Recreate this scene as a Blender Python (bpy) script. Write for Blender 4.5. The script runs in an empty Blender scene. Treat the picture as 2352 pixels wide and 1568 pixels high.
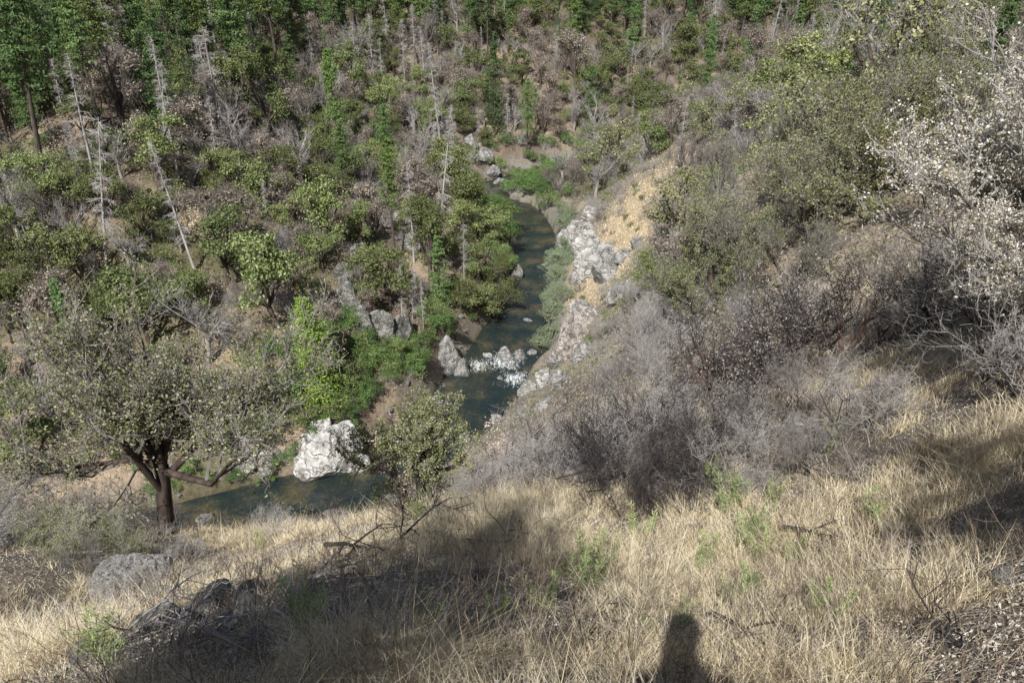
import bpy, bmesh, math, numpy as np
from mathutils import Vector, noise as mnoise
rng=np.random.default_rng(7)
COL=bpy.context.scene.collection
# ------------------------------------------------------------ terrain
RIV=np.array([(-250,30),(-120,36),(-60,41),(-35,47),(-21.5,52.3),(-13,57.7),(-5.2,67.8),(-3.2,74.7),(-.3,82.8),(1.4,92.4),(3.1,107),(4.2,121.7),(1.1,135),(-3.7,141),(-2,150),(8,158),(25,163),(60,170),(110,178),(200,185),(420,200)],float)
def catmull(P,n=6):
    out=[]
    for i in range(len(P)-1):
        p0=P[max(i-1,0)];p1=P[i];p2=P[i+1];p3=P[min(i+2,len(P)-1)]
        for k in range(n):
            t=k/n
            out.append(.5*((2*p1)+(-p0+p2)*t+(2*p0-5*p1+4*p2-p3)*t*t+(-p0+3*p1-3*p2+p3)*t**3))
    out.append(P[-1]);return np.array(out)
RP=catmull(RIV)
def vnoise(x,y,seed=0):
    xi=np.floor(x);yi=np.floor(y);fx=x-xi;fy=y-yi
    fx=fx*fx*(3-2*fx);fy=fy*fy*(3-2*fy)
    def h(a,b):
        v=np.sin(a*127.1+b*311.7+seed*74.7)*43758.5453
        return v-np.floor(v)
    return (h(xi,yi)*(1-fx)+h(xi+1,yi)*fx)*(1-fy)+(h(xi,yi+1)*(1-fx)+h(xi+1,yi+1)*fx)*fy-.5
def fbm(x,y,seed=0,o=4):
    s=0;a=1
    for i in range(o):
        s=s+a*vnoise(x*2**i+i*13.7,y*2**i-i*7.1,seed+i);a*=.5
    return s
def sstep(a,b,x):
    t=np.clip((x-a)/(b-a),0,1);return t*t*(3-2*t)
def riverdist(x,y):
    best=np.full(x.shape,1e18);sg=np.ones(x.shape)
    for i in range(len(RP)-1):
        ax,ay=RP[i];bx,by=RP[i+1];dx=bx-ax;dy=by-ay
        t=np.clip(((x-ax)*dx+(y-ay)*dy)/(dx*dx+dy*dy),0,1)
        d=(x-ax-t*dx)**2+(y-ay-t*dy)**2
        c=dx*(y-ay)-dy*(x-ax)
        m=d<best
        best=np.where(m,d,best);sg=np.where(m,np.where(c>0,-1.,1.),sg)
    return np.sqrt(best)*sg
CT=[(0,0,-1.65),(0,-3,-.2),(0,-12,6),(0,-40,22),(-30,-20,2),(-15,0,-5),(-25,10,-15),(-60,0,-14),(-60,20,-33),(-30,30,-35),(-30,20,-26),
(-4.2,4.3,-5.4),(-7,10.9,-11.3),(-9.2,10.5,-10.4),(-5,12,-11.3),(-10.4,18.3,-16.5),(-4.2,26.7,-22),(0,4.5,-4.75),(1.3,4.3,-4.7),(0,10,-8.5),(0,14,-11.5),(-2,20,-17.3),(-3.4,22.8,-19.2),
(-3,33,-28),(-10,40,-39.5),(-18,38,-39.5),(-16,28,-28),(1.75,8.8,-7.6),(4.7,13.2,-9),(6.66,15.6,-9.65),(3.6,6,-5.2),(4.3,5.5,-4.3),(2.2,2.3,-2.9),(8.8,12.2,-5.8),(13.4,26.9,-11.8),(15.7,36.8,-13.8),(12,20,-9.3),
(3.8,32.8,-22),(7.7,54.5,-30),(11.3,43.5,-21),(16.1,57.8,-21.7),(22.7,76.7,-22),(24.8,54.6,-12.6),(3.1,65.9,-40.2),(14.5,88.8,-35.6),(19,103,-32.5),(24,112,-27.8),
(7,84,-42.5),(9,110,-42),(8.5,123,-42),(15,138,-42),(50,100,-14),(45,75,-10),(40,40,-4),(30,15,0),(60,10,8),(20,0,1),(20,-15,8),(60,-30,25),(80,130,-16),(60,145,-25),(100,160,-36),(100,60,5),(120,100,0),(150,140,-15),(200,100,10),(300,100,20),(0,-150,60),(200,-100,60),(-200,-60,10),(4,42,-28)]
CT+= [(float(a),float(b),-44.6) for a,b in RIV[1:]]
CT=np.array(CT)
def kern(r): return np.sqrt(r*r+9)
def _fit():
    n=len(CT);D=np.hypot(CT[:,0][:,None]-CT[:,0],CT[:,1][:,None]-CT[:,1])
    A=np.zeros((n+3,n+3));A[:n,:n]=kern(D);A[:n,n]=1;A[:n,n+1]=CT[:,0];A[:n,n+2]=CT[:,1];A[n:,:n]=A[:n,n:].T
    b=np.zeros(n+3);b[:n]=CT[:,2];return np.linalg.solve(A,b)
W=_fit()
def height(x,y,sret=False):
    x=np.asarray(x,float);y=np.asarray(y,float)
    s=riverdist(x,y);a=np.abs(s)
    zn=W[-3]+W[-2]*x+W[-1]*y
    for i in range(len(CT)): zn=zn+W[i]*kern(np.hypot(x-CT[i,0],y-CT[i,1]))
    d=np.hypot(x,y)
    n1=fbm(x/22,y/22,3,4);n2=fbm(x/5,y/5,9,4)
    zf=-45+2.6*sstep(2.5,7,a)+.43*np.maximum(a-5,0)+n1*5*sstep(4,40,a)+n2*1.5*sstep(4,10,a)
    zn=zn+n2*(.25+.9*sstep(15,50,d))*sstep(3.5,9,a)+n1*2*sstep(30,60,d)*sstep(4,20,a)+fbm(x/1.1,y/1.1,21,3)*.14
    z=np.where(s<0,zf,zn)
    hw=4.7-1.7*sstep(82,95,y)+.8*(1-sstep(60,70,y))
    k=sstep(hw-1,hw+1.2,a+n2*1.0)
    z=np.maximum(z,-44.6)
    z=-46+(z+46)*k
    return (z,s) if sret else z
def H1(x,y): return float(height(np.array([x]),np.array([y]))[0])
def goldf(x,y): return np.exp(-(((x-14.5-(y-96)*.25)/5.5)**2+((y-95)/14)**2)*1.1)

# ------------------------------------------------------------ mesh helpers
class MB:
    def __init__(s): s.V=[];s.F=[];s.M=[];s.n=0
    def add(s,V,F,mi=0):
        F=np.asarray(F)+s.n;s.V.append(np.asarray(V,float));s.F.append(F.astype(np.int64));s.M.append(mi);s.n+=len(V)
    def mesh(s,name,mats,smooth=False):
        V=np.concatenate(s.V);me=bpy.data.meshes.new(name)
        me.vertices.add(len(V));me.vertices.foreach_set("co",V.astype(np.float32).ravel())
        L=np.concatenate([f.ravel() for f in s.F]);k=np.concatenate([np.full(len(f),f.shape[1]) for f in s.F])
        st=np.concatenate([[0],np.cumsum(k)[:-1]])
        me.loops.add(len(L));me.loops.foreach_set("vertex_index",L.astype(np.int32))
        me.polygons.add(len(k));me.polygons.foreach_set("loop_start",st.astype(np.int32))
        me.polygons.foreach_set("material_index",np.concatenate([np.full(len(f),m) for f,m in zip(s.F,s.M)]).astype(np.int32))
        me.polygons.foreach_set("use_smooth",np.full(len(k),smooth))
        me.update(calc_edges=True)
        for m in mats: me.materials.append(m)
        return me
def nrm(a): return a/np.maximum(np.linalg.norm(a,axis=-1,keepdims=True),1e-9)
def frames(D):
    ref=np.where(np.abs(D[:,2:3])>.9,np.array([[1.,0,0]]),np.array([[0,0,1.]]))
    u=nrm(np.cross(D,ref));v=np.cross(D,u);return u,v
def leaves(r,P,size,N=None,asp=.5,jit=.35):
    n=len(P);T=nrm(r.normal(size=(n,3)))
    if N is None: N=r.normal(size=(n,3))
    N=nrm(N+r.normal(size=(n,3))*.7);T=nrm(T-N*(T*N).sum(1,keepdims=True));B=np.cross(N,T)
    sz=(size*r.uniform(1-jit,1+jit,n))[:,None]
    V=np.stack([P-T*sz*.5,P+B*sz*.5*asp+N*sz*.08,P+T*sz*.5,P-B*sz*.5*asp+N*sz*.08],1).reshape(-1,3)
    return V,np.arange(4*n).reshape(-1,4)
def tubes(A,B,C,RA,RC,k=3):
    """n tapered bent limbs, three rings each"""
    n=len(A);D1=nrm(B-A);D2=nrm(C-B);u,v=frames(D1);th=np.arange(k)*2*math.pi/k
    ring=lambda P,R:(P[:,None,:]+R[:,None,None]*(np.cos(th)[None,:,None]*u[:,None,:]+np.sin(th)[None,:,None]*v[:,None,:]))
    V=np.concatenate([ring(A,RA),ring(B,(RA+RC)*.5),ring(C,RC)],1).reshape(-1,3)
    b=(np.arange(n)*3*k)[:,None,None];j=np.arange(k);j2=(j+1)%k
    q=np.stack([j,j2,j2+k,j+k],1);q=np.concatenate([q,q+k],0)[None]
    return V,(b+q).reshape(-1,4)
def grow(r,S,D,L,R,levels,up=.1,wig=.16,tmin=.3,wig0=.05,tmin0=.45):
    out=[]
    S=np.atleast_2d(np.array(S,float));D=nrm(np.atleast_2d(np.array(D,float)));L=np.atleast_1d(np.array(L,float));R=np.atleast_1d(np.array(R,float))
    for li in range(len(levels)+1):
        n=len(S);b=r.normal(size=(n,3))*(wig0 if li==0 else wig)*L[:,None]
        M=S+D*L[:,None]*.5+b;T=S+D*L[:,None]+b*.8+np.array([0,0,up])*L[:,None]*.5
        last=li==len(levels)
        out.append((S,M,T,R,R*(.3 if last else .55)))
        if last: return out,T,nrm(T-M)
        c,lr,sp,rr=levels[li];idx=np.repeat(np.arange(n),c);t=r.uniform(tmin0 if li==0 else tmin,1,n*c)
        t[::c]=1.0
        t=t[:,None];S2=np.where(t<.5,S[idx]+(M-S)[idx]*t*2,M[idx]+(T-M)[idx]*(t-.5)*2)
        D2=nrm(nrm(T-M)[idx]+r.normal(size=(n*c,3))*sp+np.array([0,0,up]))
        L=L[idx]*lr*r.uniform(.6,1.25,n*c);R=R[idx]*rr*(1-.3*t[:,0]);S=S2;D=D2
# ------------------------------------------------------------ materials
def newmat(name):
    m=bpy.data.materials.new(name);m.use_nodes=True;nt=m.node_tree;return m,nt,nt.nodes["Principled BSDF"],nt.nodes.new,nt.links.new
def ramp(nt,cols):
    n=nt.nodes.new("ShaderNodeValToRGB");e=n.color_ramp.elements
    for i,c in enumerate(cols):
        p=i/(len(cols)-1)
        if i==0: el=e[0];el.position=0
        elif i==len(cols)-1: el=e[1] if len(cols)==2 else e.new(1.0);el.position=1
        elif i==1: el=e[1];el.position=p
        else: el=e.new(p)
        el.color=(*c,1)
    return n
def leafmat(name,cols,trans=.13,rough=.55,var=.25,spec=.3):
    m,nt,b,N,K=newmat(name)
    g=N("ShaderNodeNewGeometry");r=ramp(nt,cols);K(g.outputs["Random Per Island"],r.inputs[0])
    oi=N("ShaderNodeObjectInfo");mr=N("ShaderNodeMapRange");mr.inputs[3].default_value=1-var;mr.inputs[4].default_value=1+var;K(oi.outputs["Random"],mr.inputs[0])
    h=N("ShaderNodeHueSaturation");K(r.outputs[0],h.inputs["Color"]);K(mr.outputs[0],h.inputs["Value"])
    mh=N("ShaderNodeMapRange");mh.inputs[3].default_value=.488;mh.inputs[4].default_value=.52
    fr=N("ShaderNodeMath");fr.operation='FRACT';mu=N("ShaderNodeMath");mu.operation='MULTIPLY';mu.inputs[1].default_value=7.3;K(oi.outputs["Random"],mu.inputs[0]);K(mu.outputs[0],fr.inputs[0]);K(fr.outputs[0],mh.inputs[0]);K(mh.outputs[0],h.inputs["Hue"])
    K(h.outputs[0],b.inputs["Base Color"]);b.inputs["Roughness"].default_value=rough;b.inputs["Specular IOR Level"].default_value=spec
    if trans>.1:
        t=N("ShaderNodeBsdfTranslucent");K(h.outputs[0],t.inputs[0]);mx=N("ShaderNodeMixShader");mx.inputs[0].default_value=trans
        K(b.outputs[0],mx.inputs[1]);K(t.outputs[0],mx.inputs[2]);K(mx.outputs[0],nt.nodes["Material Output"].inputs[0])
    return m
def barkmat(name,cols,scale=6):
    m,nt,b,N,K=newmat(name);tc=N("ShaderNodeTexCoord");mp=N("ShaderNodeMapping");mp.inputs["Scale"].default_value=(1,1,.25);K(tc.outputs["Object"],mp.inputs[0])
    n=N("ShaderNodeTexNoise");n.inputs["Scale"].default_value=scale;n.inputs["Detail"].default_value=5;K(mp.outputs[0],n.inputs["Vector"])
    r=ramp(nt,cols);r.color_ramp.elements[0].position=.3;r.color_ramp.elements[-1].position=.7;K(n.outputs[0],r.inputs[0]);K(r.outputs[0],b.inputs["Base Color"]);b.inputs["Roughness"].default_value=.9;b.inputs["Specular IOR Level"].default_value=.2
    bp=N("ShaderNodeBump");bp.inputs["Strength"].default_value=.6;bp.inputs["Distance"].default_value=.03;K(n.outputs[0],bp.inputs["Height"]);K(bp.outputs[0],b.inputs["Normal"]);return m
def rockmat(name,c1,c2,c3,scale=1.0):
    m,nt,b,N,K=newmat(name);tc=N("ShaderNodeTexCoord")
    n=N("ShaderNodeTexNoise");n.inputs["Scale"].default_value=2.2*scale;n.inputs["Detail"].default_value=9;n.inputs["Roughness"].default_value=.75;K(tc.outputs["Object"],n.inputs["Vector"])
    mp=N("ShaderNodeMapping");mp.inputs["Scale"].default_value=(1,1,2.6);mp.inputs["Rotation"].default_value=(.5,.3,0);K(tc.outputs["Object"],mp.inputs[0])
    v=N("ShaderNodeTexVoronoi");v.feature='DISTANCE_TO_EDGE';v.inputs["Scale"].default_value=1.5*scale
    n3=N("ShaderNodeTexNoise");n3.inputs["Scale"].default_value=3;ad=N("ShaderNodeVectorMath");ad.operation='ADD';K(mp.outputs[0],n3.inputs["Vector"]);K(mp.outputs[0],ad.inputs[0]);K(n3.outputs["Color"],ad.inputs[1]);K(ad.outputs[0],v.inputs["Vector"])
    r=ramp(nt,[c3,c1,c2]);r.color_ramp.elements[0].position=.35;r.color_ramp.elements[1].position=.5;r.color_ramp.elements[2].position=.66;K(n.outputs[0],r.inputs[0])
    cr=N("ShaderNodeMapRange");cr.inputs[1].default_value=0;cr.inputs[2].default_value=.05;cr.inputs[3].default_value=.3;cr.inputs[4].default_value=1;K(v.outputs["Distance"],cr.inputs[0])
    mx=N("ShaderNodeMix");mx.data_type='RGBA';mx.blend_type='MULTIPLY';mx.inputs[0].default_value=1;K(r.outputs[0],mx.inputs[6]);K(cr.outputs[0],mx.inputs[7]);K(mx.outputs[2],b.inputs["Base Color"]);b.inputs["Roughness"].default_value=.85
    mt=N("ShaderNodeMath");mt.operation='ADD';K(n.outputs[0],mt.inputs[0]);K(cr.outputs[0],mt.inputs[1])
    bp=N("ShaderNodeBump");bp.inputs["Strength"].default_value=.9;bp.inputs["Distance"].default_value=.14;K(mt.outputs[0],bp.inputs["Height"]);K(bp.outputs[0],b.inputs["Normal"]);return m
M_oak=leafmat("oak_leaf",[(.095,.14,.038),(.17,.215,.065),(.265,.295,.11),(.42,.435,.25)],var=.38)
M_oak2=leafmat("olive_leaf",[(.15,.18,.05),(.26,.285,.1),(.38,.39,.18),(.52,.51,.35)],var=.2)
M_near=leafmat("near_oak_leaf",[(.12,.145,.05),(.22,.25,.09),(.34,.35,.18),(.52,.51,.38)],var=.1)
M_brown=leafmat("scorched_leaf",[(.25,.19,.15),(.43,.34,.275),(.56,.47,.39),(.36,.29,.24)],var=.3)
M_tan=leafmat("tan_leaf",[(.45,.34,.23),(.66,.54,.4),(.8,.68,.52)],var=.1)
M_pale=leafmat("pale_dead_leaf",[(.34,.26,.17),(.56,.48,.33),(.78,.75,.67),(.9,.89,.87)],var=.1,rough=.4,spec=.5)
M_pink=leafmat("pink_dead_leaf",[(.4,.3,.25),(.65,.53,.46),(.82,.73,.65)],var=.1)
M_manz=leafmat("manzanita_leaf",[(.12,.085,.08),(.25,.2,.185),(.54,.49,.45),(.24,.22,.15)],trans=.1,var=.15)
M_conif=leafmat("conifer_needles",[(.085,.15,.05),(.145,.23,.08),(.23,.32,.12)],var=.35)
M_conif2=leafmat("slope_bright_needles",[(.13,.2,.05),(.2,.28,.075),(.29,.37,.13)],var=.2)
M_conif3=leafmat("bright_needles",[(.2,.3,.04),(.32,.42,.08),(.44,.53,.14)],var=.1)
M_river=leafmat("riverside_leaf",[(.1,.175,.045),(.175,.275,.08),(.29,.39,.16)],trans=.2,var=.35)
M_willow=leafmat("willow_leaf",[(.2,.26,.13),(.3,.36,.22),(.42,.46,.34)],trans=.2,var=.2)
M_weed=leafmat("weed_leaf",[(.22,.3,.09),(.36,.44,.17),(.5,.55,.28)],trans=.2,var=.15)
M_under=leafmat("undergrowth",[(.13,.1,.08),(.28,.225,.18),(.42,.35,.29),(.32,.27,.23)],trans=.05,var=0)
M_under2=leafmat("undergrowth_green",[(.1,.13,.045),(.19,.22,.085),(.31,.33,.16)],trans=.05,var=0)
M_under3=leafmat("undergrowth_grey",[(.19,.175,.16),(.36,.34,.315),(.5,.475,.45)],trans=.05,var=0)
M_straw=leafmat("dry_grass",[(.58,.46,.25),(.84,.72,.45),(.95,.89,.68),(.62,.55,.42),(.92,.79,.47)],trans=.05,var=0,rough=.5,spec=.4)
M_litter=leafmat("leaf_litter",[(.22,.18,.15),(.5,.44,.37),(.85,.82,.77),(.4,.32,.26)],trans=.05,var=0)
M_stalk=leafmat("dead_stalk",[(.1,.07,.055),(.27,.2,.16),(.5,.41,.31)],trans=.05,var=0)
M_bark=barkmat("oak_bark",[(.045,.036,.03),(.19,.15,.13)])
M_redbark=barkmat("red_bark",[(.035,.026,.022),(.14,.105,.09)])
M_manzbark=barkmat("manzanita_bark",[(.06,.035,.03),(.2,.13,.11)])
M_twig=barkmat("grey_twig",[(.27,.25,.24),(.52,.495,.475)],2)
M_mtwig=barkmat("brown_grey_twig",[(.12,.105,.096),(.36,.33,.31)],3)
M_dtwig=barkmat("dark_twig",[(.025,.022,.023),(.09,.078,.078)],2)
M_snag=barkmat("snag_wood",[(.34,.32,.31),(.64,.61,.59)],3)
M_burn=barkmat("charred_wood",[(.012,.011,.01),(.04,.035,.03)],3)
M_rockw=rockmat("pale_rock",(.6,.585,.56),(.78,.77,.75),(.26,.25,.23))
M_rockt=rockmat("tan_grey_rock",(.5,.485,.455),(.68,.66,.625),(.24,.23,.21))
M_rockg=rockmat("grey_rock",(.37,.36,.345),(.55,.54,.52),(.14,.14,.13))
M_rockd=rockmat("dark_rock",(.24,.235,.215),(.44,.43,.4),(.07,.07,.065))
M_rockp=rockmat("pinkish_rock",(.45,.4,.365),(.6,.55,.51),(.25,.22,.19))
M_rockn=rockmat("lichened_rock",(.5,.48,.46),(.78,.76,.74),(.17,.165,.15),5)
# ------------------------------------------------------------ ground sheet
ang=np.concatenate([np.radians(np.linspace(-180,-50,40,endpoint=False)),np.radians(np.linspace(-50,50,420,endpoint=False)),np.radians(np.linspace(50,180,41))])
rad=np.concatenate([[0.05],.4*np.exp(np.linspace(0,math.log(700/.4),520))])
AA,RR=np.meshgrid(ang,rad);X=RR*np.sin(AA);Y=RR*np.cos(AA);Z,S=height(X,Y,True)
HOR=np.maximum.accumulate(np.where(RR>5,Z/RR,-9),axis=0)
def seen(x,y,ztop):
    d=np.hypot(x,y);ia=int(np.searchsorted(ang,math.atan2(x,y)));ir=int(np.searchsorted(rad,d))-1
    return ztop/d>HOR[min(ir,len(rad)-1),min(ia,len(ang)-1)]
nr,na=X.shape
V=np.stack([X,Y,Z],-1).reshape(-1,3);i=np.arange(nr-1)[:,None]*na+np.arange(na-1)[None,:]
F=np.stack([i,i+na,i+1+na,i+1],-1).reshape(-1,4)
mb=MB();mb.add(V,F)
def mixc(a,b,t): return a*(1-t[...,None])+b*t[...,None]
c=lambda *a:np.array(a,float)
n1=fbm(X/9,Y/9,31,4);n2=fbm(X/2.5,Y/2.5,41,4);n3=fbm(X/.6,Y/.6,51,3)
colf=mixc(c(.2,.155,.12),c(.42,.33,.24),sstep(-.3,.35,n1+n2*.6));colf=mixc(colf,c(.18,.165,.095),sstep(.1,.4,fbm(X/14,Y/14,61,3)))
coln=mixc(c(.46,.39,.31),c(.64,.54,.39),sstep(-.3,.3,n1));coln=mixc(coln,c(.33,.29,.25),sstep(0,.35,n2+n3*.4))
colm=mixc(c(.3,.265,.23),c(.46,.385,.29),sstep(-.2,.3,n2))
coln=mixc(coln,colm,sstep(18,30,np.hypot(X,Y)))
gold=goldf(X,Y)
coln=mixc(coln,c(.6,.49,.34),np.clip(gold*1.6+n2*.5*(gold>.2),0,1))
C=np.where((S<0)[...,None],colf,coln)
a=np.abs(S);C=mixc(C,c(.3,.28,.24),1-sstep(4,7,a+n2*2))
C=np.where((Z<-44.9)[...,None],c(.12,.1,.06),C)
me=mb.mesh("ground",[],True)
ca=me.color_attributes.new("soil","FLOAT_COLOR","POINT");ca.data.foreach_set("color",np.concatenate([C.reshape(-1,3),np.ones((nr*na,1))],1).astype(np.float32).ravel())
m,nt,b,N,K=newmat("ground");at=N("ShaderNodeAttribute");at.attribute_name="soil";g=N("ShaderNodeNewGeometry")
n=N("ShaderNodeTexNoise");n.inputs["Scale"].default_value=2.5;n.inputs["Detail"].default_value=12;n.inputs["Roughness"].default_value=.8;K(g.outputs["Position"],n.inputs["Vector"])
mr=N("ShaderNodeMapRange");mr.inputs[1].default_value=.3;mr.inputs[2].default_value=.7;mr.inputs[3].default_value=.4;mr.inputs[4].default_value=1.5;K(n.outputs[0],mr.inputs[0])
mx=N("ShaderNodeMix");mx.data_type='RGBA';mx.blend_type='MULTIPLY';mx.inputs[0].default_value=1;K(at.outputs[0],mx.inputs[6]);K(mr.outputs[0],mx.inputs[7]);K(mx.outputs[2],b.inputs["Base Color"]);b.inputs["Roughness"].default_value=1;b.inputs["Specular IOR Level"].default_value=.1
bp=N("ShaderNodeBump");bp.inputs["Strength"].default_value=1;bp.inputs["Distance"].default_value=.1;K(n.outputs[0],bp.inputs["Height"]);K(bp.outputs[0],b.inputs["Normal"]);me.materials.append(m)
g=bpy.data.objects.new("ground",me);g["kind"]="structure";COL.objects.link(g)
# ------------------------------------------------------------ river sheet
P=catmull(RIV,10);T=nrm(np.gradient(P,axis=0));Nn=np.stack([-T[:,1],T[:,0]],1);ww=np.linspace(-8,8,15)
V=np.concatenate([P[:,None,:]+Nn[:,None,:]*ww[None,:,None],np.full((len(P),15,1),-45.)],2).reshape(-1,3)
i=np.arange(len(P)-1)[:,None]*15+np.arange(14)[None];mb=MB();mb.add(V,np.stack([i,i+15,i+16,i+1],-1).reshape(-1,4)[:,::-1])
m,nt,b,N,K=newmat("river_water");g=N("ShaderNodeNewGeometry")
def noi(s,d=4,r=.5,sc=None,dist=0):
    n=N("ShaderNodeTexNoise");n.inputs["Scale"].default_value=s;n.inputs["Detail"].default_value=d;n.inputs["Roughness"].default_value=r;n.inputs["Distortion"].default_value=dist
    if sc: mp=N("ShaderNodeMapping");mp.inputs["Scale"].default_value=sc;K(g.outputs["Position"],mp.inputs[0]);K(mp.outputs[0],n.inputs["Vector"])
    else: K(g.outputs["Position"],n.inputs["Vector"])
    return n
na_=noi(.35);nb=noi(3.5,8,.8);r=ramp(nt,[(.014,.026,.032),(.035,.046,.04),(.15,.12,.065)]);r.color_ramp.elements[0].position=.38;r.color_ramp.elements[2].position=.64
md=N("ShaderNodeMath");md.operation='MULTIPLY_ADD';md.inputs[1].default_value=.5;K(nb.outputs[0],md.inputs[0]);mh=N("ShaderNodeMath");mh.operation='MULTIPLY';mh.inputs[1].default_value=.5;K(na_.outputs[0],mh.inputs[0]);K(mh.outputs[0],md.inputs[2]);K(md.outputs[0],r.inputs[0])
def foam(cx,cy,rad):
    d=N("ShaderNodeVectorMath");d.operation='DISTANCE';d.inputs[1].default_value=(cx,cy,-45);K(g.outputs["Position"],d.inputs[0])
    q=N("ShaderNodeMapRange");q.inputs[1].default_value=rad*.1;q.inputs[2].default_value=rad;q.inputs[3].default_value=.13;q.inputs[4].default_value=-.22;K(d.outputs["Value"],q.inputs[0]);return q
f1=foam(-.9,79.6,5.0);f2=foam(.4,75.8,4.0);f3=foam(-3.8,78.8,3.2)
mxx=N("ShaderNodeMath");mxx.operation='MAXIMUM';K(f1.outputs[0],mxx.inputs[0]);K(f2.outputs[0],mxx.inputs[1]);mx3=N("ShaderNodeMath");mx3.operation='MAXIMUM';K(mxx.outputs[0],mx3.inputs[0]);K(f3.outputs[0],mx3.inputs[1])
nf=noi(2.2,9,.7,(1.7,.6,1),1.0);ad=N("ShaderNodeMath");ad.operation='ADD';K(nf.outputs[0],ad.inputs[0]);K(mx3.outputs[0],ad.inputs[1])
fm=N("ShaderNodeMapRange");fm.inputs[1].default_value=.52;fm.inputs[2].default_value=.72;K(ad.outputs[0],fm.inputs[0])
mx=N("ShaderNodeMix");mx.data_type='RGBA';K(fm.outputs[0],mx.inputs[0]);K(r.outputs[0],mx.inputs[6]);mx.inputs[7].default_value=(.85,.89,.91,1);K(mx.outputs[2],b.inputs["Base Color"])
rr=N("ShaderNodeMapRange");rr.inputs[3].default_value=.06;rr.inputs[4].default_value=.7;K(fm.outputs[0],rr.inputs[0]);K(rr.outputs[0],b.inputs["Roughness"]);b.inputs["IOR"].default_value=1.33
nw=noi(2.6,5,.6,(1,.45,1));bp=N("ShaderNodeBump");bp.inputs["Strength"].default_value=.7;bp.inputs["Distance"].default_value=.1;K(nw.outputs[0],bp.inputs["Height"]);K(bp.outputs[0],b.inputs["Normal"])
w=bpy.data.objects.new("river_water",mb.mesh("river_water",[m],True));w["kind"]="structure";COL.objects.link(w)
# ------------------------------------------------------------ thing factory
def thing(name,label,cat,group,loc,rot,sc,parts,tilt=(0,0)):
    if len(parts)==1: e=bpy.data.objects.new(name,parts[0][1])
    else: e=bpy.data.objects.new(name,None)
    e.location=loc;e.rotation_euler=(tilt[0],tilt[1],rot);e.scale=sc if hasattr(sc,'__len__') else (sc,)*3
    e["label"]=label;e["category"]=cat
    if group: e["group"]=group
    COL.objects.link(e)
    if len(parts)>1:
        e.empty_display_size=.3
        for pn,pm in parts:
            o=bpy.data.objects.new(pn,pm);o.parent=e;COL.objects.link(o)
    return e
# ------------------------------------------------------------ tree models (metres, base at origin)
def lobes_crown(r,lobes,ncl,nl,cr,ls,asp=.55,zlow=-.35):
    c=np.array([l[:3] for l in lobes]);rad=np.array([l[3] for l in lobes]);p=rad**2/np.sum(rad**2)
    ci=r.choice(len(lobes),ncl,p=p);d=nrm(r.normal(size=(ncl,3)));d[:,2]=np.where(d[:,2]<zlow,-d[:,2],d[:,2])
    cc=c[ci]+d*(rad[ci]*r.uniform(.5,1.25,ncl))[:,None]*np.array([1,1,.95])
    sz=r.uniform(.4,1.35,ncl)
    o=r.normal(size=(ncl,nl,3))*np.array([1,1,.7])*cr*sz[:,None,None]*.5
    PP=(cc[:,None]+o).reshape(-1,3);NN=nrm(np.repeat(d,nl,0)*.8+nrm(o.reshape(-1,3))*.6+np.array([0,0,.3]))
    return cc,ci,leaves(r,PP,ls,NN,asp)
def make_oak(seed,leafm,H=6,Rc=2.7,ncl=75,nl=72,ls=.185,cr=.72,extra_twigs=0,bark=M_bark,twigm=M_twig):
    r=np.random.default_rng(seed);k=r.integers(4,8);lob=[(r.normal()*.3,r.normal()*.3,H*.7,Rc*r.uniform(.35,.6))]
    for j in range(k):
        a=j*6.283/k+r.uniform(-.6,.6);q=r.uniform(.3,.8)*Rc
        lob.append((q*math.cos(a),q*math.sin(a),H*r.uniform(.32,.82),Rc*r.uniform(.22,.5)))
    cc,ci,lf=lobes_crown(r,lob,ncl,nl,cr,ls)
    tk=MB();fork=np.array([r.uniform(-.2,.2),r.uniform(-.2,.2),H*.22]);A=[np.zeros(3)-[0,0,.5]];C_=[fork];RA=[.034*H];RC=[.026*H]
    for l in lob: A.append(fork);C_.append(np.array(l[:3]));RA.append(.02*H);RC.append(.008*H)
    A=np.array(A);C_=np.array(C_);B=(A+C_)/2+r.normal(size=A.shape)*.12*np.array([1,1,.3]);B[:,2]+=.1
    tk.add(*tubes(A,B,C_,np.array(RA),np.array(RC),6))
    L=np.array([l[:3] for l in lob])[ci];mid=(L+cc)/2+r.normal(size=cc.shape)*.1
    tk.add(*tubes(L,mid,cc,np.full(len(cc),.007*H),np.full(len(cc),.002*H),3))
    cr_=MB();cr_.add(*lf,0)
    if extra_twigs:
        idx=r.integers(0,len(cc),extra_twigs);D=nrm(cc[idx]-L[idx]+r.normal(size=(extra_twigs,3))*1.0)
        ln=r.uniform(.3,.9,extra_twigs)[:,None];A=cc[idx]+r.normal(size=(extra_twigs,3))*.25;Cc=A+D*ln
        cr_.add(*tubes(A,(A+Cc)/2+r.normal(size=A.shape)*.05,Cc,np.full(extra_twigs,.012),np.full(extra_twigs,.006),3),1)
    return [("trunk",tk.mesh("oak_trunk",[bark],True)),("crown",cr_.mesh("oak_crown",[leafm,twigm]))]
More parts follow.
